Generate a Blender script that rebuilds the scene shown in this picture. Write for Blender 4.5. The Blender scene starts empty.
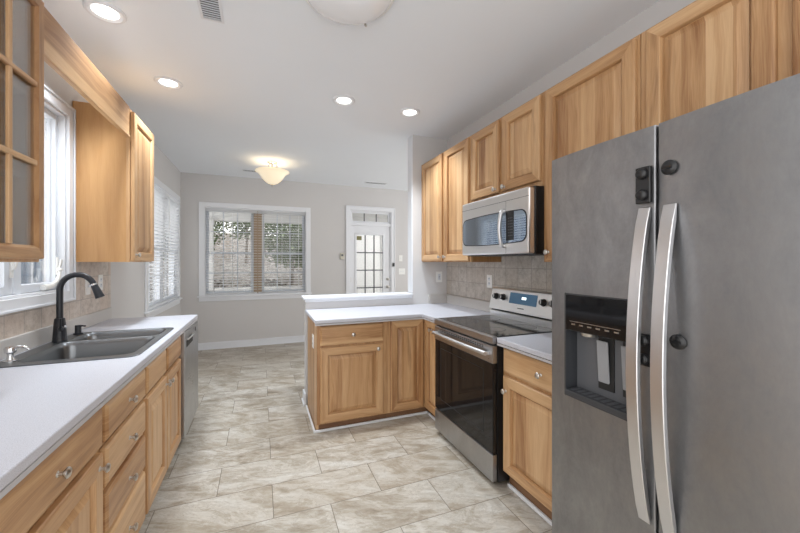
import bpy, bmesh, math, random
from mathutils import Vector, Matrix
random.seed(7)
PI = math.pi
sc = bpy.context.scene
C = sc.collection

# ------------------------------------------------------------------ camera, sky, exposure
YAW = math.atan((400-261)/350.0)
cd = bpy.data.cameras.new('camera'); cam = bpy.data.objects.new('camera', cd); C.objects.link(cam)
cam.location = (0, 0, 1.37); cam.rotation_euler = (PI/2, 0, -YAW)
cd.sensor_width = 36; cd.lens = 350/800*36; cd.shift_y = -4.5/800; cd.clip_start = 0.02; cd.clip_end = 200
sc.camera = cam
world = bpy.data.worlds.new('sky'); sc.world = world; world.use_nodes = True
wn = world.node_tree; wn.nodes.clear()
wo = wn.nodes.new('ShaderNodeOutputWorld'); bg = wn.nodes.new('ShaderNodeBackground')
bg.inputs[0].default_value = (1.0, 0.992, 0.985, 1); bg.inputs[1].default_value = 2.05
wn.links.new(bg.outputs[0], wo.inputs[0])
sc.view_settings.view_transform = 'Standard'; sc.view_settings.look = 'None'
sc.view_settings.gamma = 1; sc.view_settings.use_curve_mapping = False
sc.view_settings.exposure = 0.17
CAN_W = 19.0; CAN_COL = (0.86, 0.94, 1.0)
PEND_W = 1.3; PEND_COL = (1.0, 0.86, 0.68)

# ------------------------------------------------------------------ node helpers
class NT:
    def __init__(s, name):
        s.m = bpy.data.materials.new(name); s.m.use_nodes = True
        s.t = s.m.node_tree; s.t.nodes.clear()
        s.out = s.t.nodes.new('ShaderNodeOutputMaterial')
    def n(s, typ, **kw):
        nd = s.t.nodes.new(typ)
        for k, v in kw.items(): setattr(nd, k, v)
        return nd
    def set(s, sock, v):
        if isinstance(v, bpy.types.NodeSocket): s.t.links.new(v, sock)
        elif isinstance(v, (tuple, list)):
            sock.default_value = (*v, 1) if (len(v) == 3 and sock.type == 'RGBA') else v
        else: sock.default_value = v
    def math(s, op, a, b=0.0, c=0.0):
        nd = s.n('ShaderNodeMath', operation=op)
        s.set(nd.inputs[0], a); s.set(nd.inputs[1], b)
        if op in ('MULTIPLY_ADD',): s.set(nd.inputs[2], c)
        return nd.outputs[0]
    def xyz(s, vec):
        nd = s.n('ShaderNodeSeparateXYZ'); s.set(nd.inputs[0], vec); return nd.outputs
    def comb(s, x, y, z):
        nd = s.n('ShaderNodeCombineXYZ')
        for i, v in enumerate((x, y, z)): s.set(nd.inputs[i], v)
        return nd.outputs[0]
    def obj(s): return s.n('ShaderNodeTexCoord').outputs['Object']
    def rnd(s): return s.n('ShaderNodeObjectInfo').outputs['Random']
    def noise(s, vec, scale=5, detail=3, rough=.5, dist=0.0):
        nd = s.n('ShaderNodeTexNoise'); s.set(nd.inputs['Vector'], vec)
        s.set(nd.inputs['Scale'], scale); s.set(nd.inputs['Detail'], detail)
        s.set(nd.inputs['Roughness'], rough); s.set(nd.inputs['Distortion'], dist)
        return nd.outputs[0]
    def white(s, vec):
        nd = s.n('ShaderNodeTexWhiteNoise', noise_dimensions='3D'); s.set(nd.inputs[0], vec); return nd.outputs
    def ramp(s, fac, stops):
        nd = s.n('ShaderNodeValToRGB'); s.set(nd.inputs[0], fac); cr = nd.color_ramp
        while len(cr.elements) < len(stops): cr.elements.new(.5)
        for e, (p, c) in zip(cr.elements, stops): e.position = p; e.color = (*c, 1)
        return nd.outputs[0]
    def mix(s, fac, a, b, typ='MIX'):
        nd = s.n('ShaderNodeMix', data_type='RGBA', blend_type=typ)
        s.set(nd.inputs[0], fac); s.set(nd.inputs[6], a); s.set(nd.inputs[7], b); return nd.outputs[2]
    def bump(s, h, strength=.2, dist=.002):
        nd = s.n('ShaderNodeBump'); s.set(nd.inputs['Height'], h)
        nd.inputs['Strength'].default_value = strength; nd.inputs['Distance'].default_value = dist
        return nd.outputs[0]
    def bsdf(s, **kw):
        b = s.n('ShaderNodeBsdfPrincipled')
        for k, v in kw.items(): s.set(b.inputs[k.replace('_', ' ')], v)
        s.t.links.new(b.outputs[0], s.out.inputs[0]); return b

def lin(r, g, b):
    f = lambda c: (c/255/12.92) if c/255 <= .04045 else ((c/255+.055)/1.055)**2.4
    return (f(r), f(g), f(b))

def plain(name, col, rough=.5, metal=0.0, var=0.03, scale=8, bumps=0, coat=0, spec=.5):
    t = NT(name); co = t.obj()
    nz = t.noise(co, scale, 3)
    c2 = tuple(max(0, c*(1-var*2.5)) for c in col)
    colr = t.mix(nz, col, c2)
    kw = dict(Base_Color=colr, Roughness=rough, Metallic=metal, Coat_Weight=coat)
    b = t.bsdf(**kw); b.inputs['Specular IOR Level'].default_value = spec
    if bumps: t.set(b.inputs['Normal'], t.bump(t.noise(co, 350, 2), bumps, .001))
    return t.m

def wood(name, axis, tones, stave=0.075, rough=.36):
    """axis: 0 grain along local x, 1 along local y, 2 along local z"""
    t = NT(name); o = t.xyz(t.obj()); r = t.rnd()
    along = o[axis]; cross = [o[i] for i in range(3) if i != axis]
    ro = t.math('MULTIPLY', r, 37.0)
    if axis == 2: a, b = t.math('ADD', cross[0], t.math('MULTIPLY', cross[1], 1.0)), cross[1]
    else: a, b = cross[1], cross[0]
    warp = t.math('MULTIPLY', t.math('SUBTRACT', t.noise(t.comb(t.math('MULTIPLY', a, 9), t.math('MULTIPLY', along, 2.2), ro), 1, 2), .5), .05)
    aw = t.math('ADD', a, warp)
    sid = t.math('FLOOR', t.math('DIVIDE', t.math('ADD', a, t.math('MULTIPLY', r, 3.3)), stave))
    sv = t.white(t.comb(sid, ro, 0.0))[0]
    cath = t.noise(t.comb(t.math('MULTIPLY', aw, 20), t.math('MULTIPLY', along, 1.3), t.math('ADD', ro, t.math('MULTIPLY', sv, 9))), 1, 4, .55, .6)
    fine = t.noise(t.comb(t.math('MULTIPLY', aw, 260), t.math('MULTIPLY', along, 7), t.math('ADD', ro, b)), 1, 3, .6)
    v = t.math('ADD', t.math('MULTIPLY', cath, .62), t.math('MULTIPLY', fine, .32))
    v = t.math('ADD', v, t.math('MULTIPLY', t.math('SUBTRACT', sv, .5), .25))
    col = t.ramp(v, [(.24, tones[0]), (.45, tones[1]), (.66, tones[2])])
    # small dark knots and mineral streaks
    k = t.noise(t.comb(t.math('MULTIPLY', aw, 14), t.math('MULTIPLY', along, 1.6), t.math('ADD', ro, 5.0)), 1, 3, .6)
    kf = t.ramp(k, [(.66, (0, 0, 0)), (.78, (1, 1, 1))])
    col = t.mix(t.math('MULTIPLY', kf, .45), col, tones[3])
    b_ = t.bsdf(Base_Color=col, Roughness=t.math('ADD', rough, t.math('MULTIPLY', fine, .12)), Coat_Weight=.15, Coat_Roughness=.25)
    t.set(b_.inputs['Normal'], t.bump(fine, .12, .0006))
    return t.m

OAK = [lin(142,98,60), lin(184,143,100), lin(206,169,127), lin(98,62,40)]
M = {}
M['woodv'] = wood('hickory_vertical', 2, OAK, .31)
M['woodp'] = wood('hickory_panel', 2, OAK, .085)
M['woodh'] = wood('hickory_horizontal', 0, OAK, .2)
M['woodd'] = wood('hickory_depth', 1, OAK, .2)
VEN = [lin(150,106,62), lin(178,132,84), lin(190,146,96), lin(120,82,50)]
M['veneer'] = wood('oak_veneer', 2, VEN, .6)
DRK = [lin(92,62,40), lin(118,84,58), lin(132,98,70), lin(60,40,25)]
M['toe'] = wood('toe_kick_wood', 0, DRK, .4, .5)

def steel(name, col, rough, axis=0, blotch=.0):
    t = NT(name); o = t.xyz(t.obj())
    s = [150, 150, 150]; s[axis] = 3
    v = t.comb(*[t.math('MULTIPLY', o[i], s[i]) for i in range(3)])
    st = t.noise(v, 1, 2, .6)
    bl = t.xyz(t.ramp(t.noise(t.comb(t.math('MULTIPLY', o[0], 7.5), t.math('MULTIPLY', o[1], 5.0), t.math('MULTIPLY', o[2], 3.6)), 1, 9, .74, .25), [(.33, (0, 0, 0)), (.68, (1, 1, 1))]))[0]
    c = t.mix(t.math('MULTIPLY', bl, blotch), col, tuple(x*.55 for x in col))
    rg = t.math('ADD', t.math('ADD', rough-.05, t.math('MULTIPLY', st, .1)), t.math('MULTIPLY', bl, blotch*.25))
    b = t.bsdf(Base_Color=c, Metallic=1.0, Roughness=rg)
    t.set(b.inputs['Normal'], t.bump(st, .02, .0003))
    return t.m
M['steel'] = steel('brushed_steel', (.66,.66,.66), .26, 1)
M['steelx'] = steel('brushed_steel_wide', (.84,.82,.80), .30, 0)
M['steeld'] = steel('brushed_steel_grey', (.47,.47,.48), .27, 0, .3)
M['fridge'] = steel('smudged_fridge_steel', (.37,.375,.387), .36, 0, .7)
M['handle_steel'] = steel('satin_handle_steel', (.70,.70,.71), .36, 2)
M['sink'] = steel('sink_steel', (.22,.23,.24), .33, 1)
M['nickel'] = plain('brushed_nickel', (.62,.60,.57), .28, 1.0)
M['chrome'] = plain('chrome', (.75,.75,.76), .12, 1.0, .01)
M['blackplastic'] = plain('black_plastic', (.012,.012,.013), .3)
M['blackmatte'] = plain('matte_black_metal', (.014,.016,.022), .38)
M['blackglass'] = plain('black_glass', (.010,.010,.011), .05, 0, .02, spec=.35)
M['mwglass'] = plain('mirrored_black_glass', (.40,.46,.53), .04, 1.0, .02)
M['cooktop'] = plain('black_ceramic', (.02,.02,.021), .10, 0, .02)
M['greyplastic'] = plain('grey_plastic', lin(96,98,102), .42)
M['darkgrey'] = plain('dark_grey_plastic', lin(58,60,64), .45)
M['wall'] = plain('wall_paint', lin(206,204,203), .75, 0, .012, 3, .05)
M['ceil'] = plain('ceiling_paint', lin(238,242,247), .85, 0, .01, 3, .05)
M['white'] = plain('white_trim_paint', lin(228,230,234), .42, 0, .01)
M['whitep'] = plain('white_plastic', lin(235,235,232), .4, 0, .01)
def blind_mat():
    t = NT('white_blind_slat'); nz = t.noise(t.obj(), 5, 2)
    d = t.n('ShaderNodeBsdfDiffuse'); tr = t.n('ShaderNodeBsdfTranslucent'); mx = t.n('ShaderNodeMixShader')
    t.set(d.inputs[0], t.mix(t.math('MULTIPLY', nz, .05), (.86, .86, .86), (.75, .75, .74))); tr.inputs[0].default_value = (.94, .95, .96, 1)
    mx.inputs[0].default_value = .75
    t.t.links.new(d.outputs[0], mx.inputs[1]); t.t.links.new(tr.outputs[0], mx.inputs[2]); t.t.links.new(mx.outputs[0], t.out.inputs[0]); return t.m
M['blind'] = blind_mat()
M['vinyl'] = plain('window_vinyl', lin(214,219,226), .4, 0, .01)
M['inner'] = plain('cabinet_interior', lin(214,208,200), .6)
M['slot'] = plain('dark_slot', (.02,.02,.02), .6)
M['mullion_shade'] = plain('backlit_mullion_tan', lin(186,164,140), .6)  # backlit shade of the white mullion put into its colour as tan

def laminate():
    t = NT('speckled_white_laminate'); co = t.obj()
    a = t.noise(co, 420, 2, .6); b = t.noise(co, 4, 3)
    c = t.ramp(a, [(.30, lin(168,168,175)), (.45, lin(195,196,204)), (.7, lin(209,210,218))])
    c = t.mix(t.math('MULTIPLY', b, .12), c, lin(198,198,208))
    t.bsdf(Base_Color=c, Roughness=.33)
    return t.m
M['laminate'] = laminate()
M['upst'] = plain('beige_laminate_upstand', lin(196,192,188), .4, 0, .03, 60)
M['lamedge'] = plain('laminate_edge_band', lin(188,186,188), .45)

def floor_mat():
    t = NT('stone_look_floor_tile'); o = t.xyz(t.obj())
    L, W, g = .6075, .3047, .0022
    ry = t.math('DIVIDE', t.math('SUBTRACT', o[1], 1.988-W*20), W)
    row = t.math('FLOOR', ry); fy = t.math('FRACT', ry)
    par = t.math('MODULO', row, 2.0)
    rx = t.math('ADD', t.math('DIVIDE', t.math('SUBTRACT', o[0], .063-L*20), L), t.math('MULTIPLY', par, .5))
    col_ = t.math('FLOOR', rx); fx = t.math('FRACT', rx)
    ex = t.math('MULTIPLY', t.math('MINIMUM', fx, t.math('SUBTRACT', 1.0, fx)), L)
    ey = t.math('MULTIPLY', t.math('MINIMUM', fy, t.math('SUBTRACT', 1.0, fy)), W)
    e = t.math('MINIMUM', ex, ey)
    gm = t.math('LESS_THAN', e, g)
    wn_ = t.white(t.comb(col_, row, 0.0)); rv = wn_[0]
    off = t.math('MULTIPLY', rv, 40.0)
    # veins run diagonally along the long side
    u = t.math('ADD', t.math('MULTIPLY', o[0], 2.0), t.math('MULTIPLY', o[1], -1.6))
    v = t.math('ADD', t.math('MULTIPLY', o[1], 5.0), t.math('MULTIPLY', o[0], 2.2))
    big = t.noise(t.comb(u, v, off), 1.0, 8, .68, .9)
    vein = t.noise(t.comb(u, v, t.math('ADD', off, 9.0)), 2.0, 10, .72, 1.6)
    fine = t.noise(t.comb(t.math('MULTIPLY', u, 8), t.math('MULTIPLY', v, 10), off), 1.0, 6, .75)
    mixv = t.math('ADD', t.math('ADD', t.math('MULTIPLY', big, .55), t.math('MULTIPLY', vein, .25)), t.math('MULTIPLY', fine, .2))
    base = t.ramp(mixv, [(.36, lin(120,106,90)), (.45, lin(158,148,133)), (.52, lin(181,174,163)), (.62, lin(203,200,193))])
    vf = t.ramp(t.math('ABSOLUTE', t.math('SUBTRACT', vein, .5)), [(.0, (1,1,1)), (.018, (0,0,0))])
    base = t.mix(t.math('MULTIPLY', vf, .45), base, lin(118,104,88))
    vg = t.ramp(t.math('ABSOLUTE', t.math('SUBTRACT', big, .54)), [(.0, (1,1,1)), (.014, (0,0,0))])
    base = t.mix(t.math('MULTIPLY', vg, .35), base, lin(216,210,200))
    base = t.mix(t.math('MULTIPLY', rv, .22), base, lin(160,142,118))
    c = t.mix(t.math('MULTIPLY', gm, .75), base, lin(96,84,72))
    b = t.bsdf(Base_Color=c, Roughness=t.math('ADD', .34, t.math('MULTIPLY', fine, .15)))
    h = t.math('MINIMUM', t.math('DIVIDE', e, .004), 1.0)
    t.set(b.inputs['Normal'], t.bump(t.math('ADD', h, t.math('MULTIPLY', vein, .3)), .25, .002))
    return t.m
M['floor'] = floor_mat()

def backsplash_mat(name, tones, off=(0, 0)):
    t = NT(name); o = t.xyz(t.obj()); S_ = .152
    ry = t.math('ADD', t.math('DIVIDE', o[1], S_), 20+off[0]); rz = t.math('ADD', t.math('DIVIDE', t.math('SUBTRACT', o[2], 1.015), S_), 20+off[1])
    fy = t.math('FRACT', ry); fz = t.math('FRACT', rz)
    e = t.math('MINIMUM', t.math('MINIMUM', fy, t.math('SUBTRACT', 1.0, fy)), t.math('MINIMUM', fz, t.math('SUBTRACT', 1.0, fz)))
    gm = t.math('LESS_THAN', e, .014)
    rv = t.white(t.comb(t.math('FLOOR', ry), t.math('FLOOR', rz), 0.0))[0]
    n1 = t.noise(t.obj(), 22, 6, .7); n2 = t.noise(t.obj(), 120, 3, .6)
    c = t.ramp(t.math('ADD', t.math('MULTIPLY', n1, .7), t.math('MULTIPLY', n2, .3)), [(.35, tones[0]), (.5, tones[1]), (.65, tones[2])])
    c = t.mix(t.math('MULTIPLY', rv, .5), c, tones[3])
    c = t.mix(t.math('MULTIPLY', gm, .8), c, tones[4])
    b = t.bsdf(Base_Color=c, Roughness=.5)
    t.set(b.inputs['Normal'], t.bump(t.math('ADD', t.math('MINIMUM', t.math('MULTIPLY', e, 25.0), 1.0), t.math('MULTIPLY', n2, .4)), .3, .002))
    return t.m
TT = [lin(150,144,136), lin(186,180,172), lin(206,202,196), lin(172,160,146), lin(132,126,118)]
M['tileR'] = backsplash_mat('grey_stone_backsplash', TT)
TL = [lin(164,154,144), lin(200,190,180), lin(216,208,200), lin(196,172,154), lin(150,142,136)]
M['tileL'] = backsplash_mat('pinkish_stone_backsplash', TL, (.3, .35))

def glass(name, tint=(1, 1, 1), gl=.06, rough=.02):
    t = NT(name); tr = t.n('ShaderNodeBsdfTransparent'); g = t.n('ShaderNodeBsdfGlossy'); mx = t.n('ShaderNodeMixShader')
    lw = t.n('ShaderNodeLayerWeight'); lw.inputs[0].default_value = .12
    nz = t.noise(t.obj(), 3, 1)
    tr.inputs[0].default_value = (*tint, 1); g.inputs[1].default_value = rough; g.inputs[0].default_value = (1, 1, 1, 1)
    f = t.math('ADD', t.math('MULTIPLY', lw.outputs['Fresnel'], .6), t.math('MULTIPLY', nz, gl))
    t.t.links.new(f, mx.inputs[0]); t.t.links.new(tr.outputs[0], mx.inputs[1]); t.t.links.new(g.outputs[0], mx.inputs[2])
    t.t.links.new(mx.outputs[0], t.out.inputs[0]); return t.m
M['glass'] = glass('window_glass')
M['cabglass'] = glass('cabinet_glass', (.95, .95, .94), .30, .05)

def emis(name, col, st, base=(.8, .8, .8), rough=.4):
    t = NT(name); nz = t.noise(t.obj(), 12, 3)
    c = t.mix(t.math('MULTIPLY', nz, .15), col, tuple(x*.8 for x in col))
    b = t.bsdf(Base_Color=base, Roughness=rough, Emission_Color=c, Emission_Strength=st)
    return t.m
M['bulb'] = emis('lit_bulb_lens', (1, .98, .95), 3.0)
M['bowlglass'] = emis('lit_alabaster_glass', lin(255,232,190), .42, lin(250,240,220))
M['frost'] = plain('frosted_white_glass', lin(246,247,250), .25, 0, .02, coat=.4)
M['display'] = emis('range_display', lin(80,130,170), .25, (.03, .05, .07), .15)
M['digits'] = emis('lit_digits', (.8, .95, 1), 2.0)

# ------------------------------------------------------------------ mesh helpers
def box(bm, x0, x1, y0, y1, z0, z1, mi=0):
    vs = [bm.verts.new((x, y, z)) for x in (x0, x1) for y in (y0, y1) for z in (z0, z1)]
    for f in ((0,1,3,2), (4,6,7,5), (0,4,5,1), (2,3,7,6), (0,2,6,4), (1,5,7,3)):
        bm.faces.new([vs[i] for i in f]).material_index = mi
def frame_ring(bm, outer, inner, y0, y1, mi=0):
    """picture-frame in xz plane, outer/inner = (x0,x1,z0,z1)"""
    ox0, ox1, oz0, oz1 = outer; ix0, ix1, iz0, iz1 = inner
    box(bm, ox0, ix0, y0, y1, oz0, oz1, mi); box(bm, ix1, ox1, y0, y1, oz0, oz1, mi)
    box(bm, ix0, ix1, y0, y1, oz0, iz0, mi); box(bm, ix0, ix1, y0, y1, iz1, oz1, mi)
def basis(d):
    d = Vector(d).normalized(); a = Vector((0, 0, 1)) if abs(d.z) < .9 else Vector((1, 0, 0))
    u = d.cross(a).normalized(); return d, u, d.cross(u)
def lathe(bm, prof, base, axis=(0, 0, 1), seg=24, mi=0, cap=True):
    """prof: list of (r, h) along the axis from base"""
    d, u, v = basis(axis); base = Vector(base); rings = []
    for r, h in prof:
        rings.append([bm.verts.new(base + d*h + (u*math.cos(2*PI*k/seg) + v*math.sin(2*PI*k/seg))*max(r, 1e-4)) for k in range(seg)])
    for a, b in zip(rings, rings[1:]):
        for k in range(seg): bm.faces.new((a[k], a[(k+1) % seg], b[(k+1) % seg], b[k])).material_index = mi
    if cap:
        bm.faces.new(rings[0]).material_index = mi; bm.faces.new(rings[-1][::-1]).material_index = mi
def cyl(bm, p0, p1, r, seg=20, mi=0):
    d = Vector(p1)-Vector(p0); lathe(bm, [(r, 0), (r, d.length)], p0, d, seg, mi)
def tube(bm, pts, r, seg=14, mi=0):
    pts = [Vector(p) for p in pts]; rings = []; n = len(pts); up = None
    for i, p in enumerate(pts):
        t = (pts[min(i+1, n-1)] - pts[max(i-1, 0)]).normalized()
        if up is None: _, up, _ = basis(t)
        up = (up - t*up.dot(t)).normalized(); w = t.cross(up)
        rr = r[i] if isinstance(r, (list, tuple)) else r
        rings.append([bm.verts.new(p + (up*math.cos(2*PI*k/seg) + w*math.sin(2*PI*k/seg))*rr) for k in range(seg)])
    for a, b in zip(rings, rings[1:]):
        for k in range(seg): bm.faces.new((a[k], a[(k+1) % seg], b[(k+1) % seg], b[k])).material_index = mi
    bm.faces.new(rings[0]).material_index = mi; bm.faces.new(rings[-1][::-1]).material_index = mi
def prism(bm, poly, z0, z1, holes=(), mi=0):
    """vertical prism with optional holes (lists of xy)"""
    loops = [poly] + list(holes)
    for z in (z0, z1):
        es = []
        for lp in loops:
            vs = [bm.verts.new((x, y, z)) for x, y in lp]
            for i in range(len(vs)): es.append(bm.edges.new((vs[i], vs[(i+1) % len(vs)])))
        r = bmesh.ops.triangle_fill(bm, use_beauty=True, use_dissolve=False, edges=es)
        for g in r['geom']:
            if isinstance(g, bmesh.types.BMFace): g.material_index = mi
    for lp in loops:
        for i in range(len(lp)):
            a, b = lp[i], lp[(i+1) % len(lp)]
            bm.faces.new([bm.verts.new((*a, z0)), bm.verts.new((*b, z0)), bm.verts.new((*b, z1)), bm.verts.new((*a, z1))]).material_index = mi
def rrect(x0, x1, y0, y1, r, n=5):
    out = []
    for cx, cy, a0 in ((x1-r, y1-r, 0), (x0+r, y1-r, PI/2), (x0+r, y0+r, PI), (x1-r, y0+r, 3*PI/2)):
        for k in range(n+1):
            a = a0 + PI/2*k/n; out.append((cx+r*math.cos(a), cy+r*math.sin(a)))
    return out
def loft(bm, rings, mi=0, cap0=False, cap1=False):
    R = [[bm.verts.new(p) for p in ring] for ring in rings]
    for a, b in zip(R, R[1:]):
        n = len(a)
        for k in range(n): bm.faces.new((a[k], a[(k+1) % n], b[(k+1) % n], b[k])).material_index = mi
    if cap0: bm.faces.new(R[0][::-1]).material_index = mi
    if cap1: bm.faces.new(R[-1]).material_index = mi

def mk(name, bm, mats, parent=None, bevel=0, smooth=None, seg=2):
    bmesh.ops.remove_doubles(bm, verts=bm.verts, dist=1e-6)
    bmesh.ops.recalc_face_normals(bm, faces=bm.faces)
    me = bpy.data.meshes.new(name); bm.to_mesh(me); bm.free()
    for m in (mats if isinstance(mats, (list, tuple)) else [mats]): me.materials.append(M[m] if isinstance(m, str) else m)
    o = bpy.data.objects.new(name, me); C.objects.link(o)
    if parent: o.parent = parent
    if bevel:
        b = o.modifiers.new('bevel', 'BEVEL'); b.width = bevel; b.segments = seg; b.limit_method = 'ANGLE'; b.angle_limit = math.radians(40)
        b.harden_normals = False
    if smooth:
        for p in me.polygons: p.use_smooth = True
        me.set_sharp_from_angle(angle=math.radians(smooth))
    return o
def thing(name, label, cat, loc=(0, 0, 0), rz=0, group=None):
    o = bpy.data.objects.new(name, None); C.objects.link(o); o.location = loc; o.rotation_euler = (0, 0, rz)
    o.empty_display_size = .1
    return tag(o, label, cat, group)
def tag(o, label, cat, group=None):
    o['label'] = label; o['category'] = cat
    if group: o['group'] = group
    return o
def struct(o): o['kind'] = 'structure'; return o
def BM(): return bmesh.new()
def bxo(name, dims, mat, parent=None, bevel=0):
    b = BM(); box(b, *dims); return mk(name, b, mat, parent, bevel)
LEFT, RIGHT = PI/2, -PI/2      # local front -Y turned to face +X / -X

# ------------------------------------------------------------------ room shell
XL, XR, YB, H = -1.14, 1.94, 6.2, 2.74
FARX = 4.6
def wall_along_y(x0, x1, y0, y1, holes):
    """wall thick x0..x1 running in y, holes (ya,yb,za,zb)"""
    b = BM(); ys = sorted({y0, y1, *[h[0] for h in holes], *[h[1] for h in holes]})
    for a, c in zip(ys, ys[1:]):
        h = [q for q in holes if q[0] <= a and q[1] >= c]
        if not h: box(b, x0, x1, a, c, 0, H)
        else:
            if h[0][2] > 0: box(b, x0, x1, a, c, 0, h[0][2])
            box(b, x0, x1, a, c, h[0][3], H)
    return b
def wall_along_x(y0, y1, x0, x1, holes):
    b = BM(); xs = sorted({x0, x1, *[h[0] for h in holes], *[h[1] for h in holes]})
    for a, c in zip(xs, xs[1:]):
        h = [q for q in holes if q[0] <= a and q[1] >= c]
        if not h: box(b, a, c, y0, y1, 0, H)
        else:
            if h[0][2] > 0: box(b, a, c, y0, y1, 0, h[0][2])
            box(b, a, c, y0, y1, h[0][3], H)
    return b
KW = (1.95, 2.82, 1.19, 2.29)      # kitchen window opening y0,y1,z0,z1
LW = (4.50, 6.00, .84, 2.27)       # dining left window opening
BW = (-.82, .72, .84, 2.23)        # back window opening (x)
DR = (1.49, 2.28, 0, 2.31)         # back door opening incl. transom
struct(mk('floor', (lambda b: (box(b, XL-.2, FARX, -1.6, YB+.15, -.08, 0), b)[1])(BM()), 'floor'))
struct(mk('ceiling', (lambda b: (box(b, XL-.2, FARX, -.5, YB+.15, H, H+.1), b)[1])(BM()), 'ceil'))
struct(mk('wall_left', wall_along_y(XL-.106, XL, .6, YB, [KW, LW]), 'wall'))
struct(mk('wall_back', wall_along_x(YB, YB+.15, XL-.16, FARX, [BW, DR]), 'wall'))
struct(mk('wall_right', (lambda b: (box(b, XR, XR+.12, .05, 3.45, 0, H), b)[1])(BM()), 'wall'))
# divider: column by the cabinets and the low wall behind the peninsula
b = BM(); box(b, 1.52, XR+.12, 3.45, 3.57, 0, H); box(b, .400, 1.52, 3.45, 3.57, 0, 1.005)
struct(mk('wall_divider', b, 'wall'))
# baseboards
b = BM(); box(b, XL, 1.41, YB-.015, YB, 0, .095); box(b, XL, 1.41, YB-.011, YB, .095, .11); box(b, XL, 1.41, YB-.028, YB-.015, 0, .02)
struct(mk('baseboard_back', b, 'white', bevel=.003))
b = BM(); box(b, XL, XL+.015, 3.5, YB-.03, 0, .095); box(b, XL, XL+.011, 3.5, YB-.03, .095, .11)
struct(mk('baseboard_left', b, 'white', bevel=.003))
b = BM()
box(b, .384, .400, 3.435, 3.586, 0, .11); box(b, .374, .384, 3.42, 3.60, 0, .02)
box(b, .392, 1.9, 3.57, 3.586, 0, .11)
struct(mk('baseboard_divider', b, 'white', bevel=.003))
# ledge cap on the low wall
b = BM(); box(b, .371, 1.507, 3.412, 3.608, 1.012, 1.037); box(b, .388, 1.507, 3.430, 3.590, .985, 1.012)
struct(mk('trim_1', b, 'white', bevel=.005))
# corner trim of column end
b = BM(); box(b, 1.508, 1.52, 3.455, 3.565, 1.04, H-.001)
struct(mk('trim_2', b, 'white', bevel=.002))
# shoe moulding around base cabinets
b = BM(); prism(b, [(.392, 3.40), (.405, 3.40), (.405, 2.862), (1.405, 2.862), (1.405, 2.53), (1.392, 2.53), (1.392, 2.849), (.392, 2.849)], 0, .02)
struct(mk('trim_3', b, 'white', bevel=.003))
b = BM(); box(b, 1.398, 1.412, 1.095, 1.745, 0, .022)
struct(mk('trim_4', b, 'white', bevel=.003))

# ------------------------------------------------------------------ windows
# window 1: kitchen casement (wall x = -1.14, faces +x). Built in local frame: x along wall, y into wall, z up
def root_struct(name, loc, rz):
    o = bpy.data.objects.new(name, None); C.objects.link(o); o.location = loc; o.rotation_euler = (0, 0, rz); o['kind'] = 'structure'; return o
def casing(b, w0, w1, z0, z1, cw, t=.018):
    frame_ring(b, (w0-cw, w1+cw, z0-cw, z1+cw), (w0, w1, z0, z1), -t, -.0005)
    frame_ring(b, (w0-cw, w1+cw, z0-cw, z1+cw), (w0-cw+.014, w1+cw-.014, z0-cw+.014, z1+cw-.014), -t-.008, -t)
k = root_struct('window_1', (XL, KW[0], 0), LEFT)
w = KW[1]-KW[0]; z0, z1 = KW[2], KW[3]
b = BM(); casing(b, 0, w, z0, z1, .066); mk('casing', b, 'white', k, .003)
b = BM(); frame_ring(b, (.0005, w-.0005, z0+.0005, z1-.0005), (.012, w-.012, z0+.012, z1-.012), 0, .09); mk('jamb', b, 'white', k)
for i in (0, 1):
    a0 = .0125+i*(w/2-.0125)+.001; a1 = a0+w/2-.0125-.002
    gl0, gl1 = (a0+.02, a1-.06) if i == 0 else (a0+.06, a1-.02)
    b = BM(); frame_ring(b, (a0, a1, z0+.014, z1-.014), (gl0, gl1, z0+.058, z1-.045), .035, .08)
    mm = (gl0+gl1)/2
    s = mk('sash', b, 'vinyl', k, .004)
    bxo('pane', (gl0, gl1, .055, .059, z0+.058, z1-.045), 'glass', s)
    b = BM(); box(b, mm-.006, mm+.006, .061, .068, z0+.058, z1-.045); mk('muntin', b, 'vinyl', s)
# cam latch and folding crank
def latch(px, parent):
    b = BM(); box(b, px-.008, px+.008, .026, .0345, 1.29, 1.40)
    tube(b, [(px, .03, 1.33), (px-.004, .018, 1.335), (px-.008, .010, 1.36), (px-.01, .006, 1.385)], [.006, .006, .007, .008], 10)
    mk('latch', b, 'whitep', parent, smooth=50)
latch(w/2-.02, k); latch(w-.028, k)
b = BM()
tube(b, [(w-.20, .022, 1.222), (w-.16, .020, 1.224), (w-.10, .016, 1.232)], [.016, .018, .012], 12)
tube(b, [(w-.12, .016, 1.232), (w-.08, .012, 1.25), (w-.055, .010, 1.285), (w-.045, .010, 1.315)], [.011, .010, .009, .008], 12)
lathe(b, [(.004, 0), (.013, .006), (.014, .014), (.008, .022), (.001, .024)], (w-.045, .010, 1.31), (0, 0, 1), 14)
mk('crank', b, 'whitep', k, smooth=60)

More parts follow.
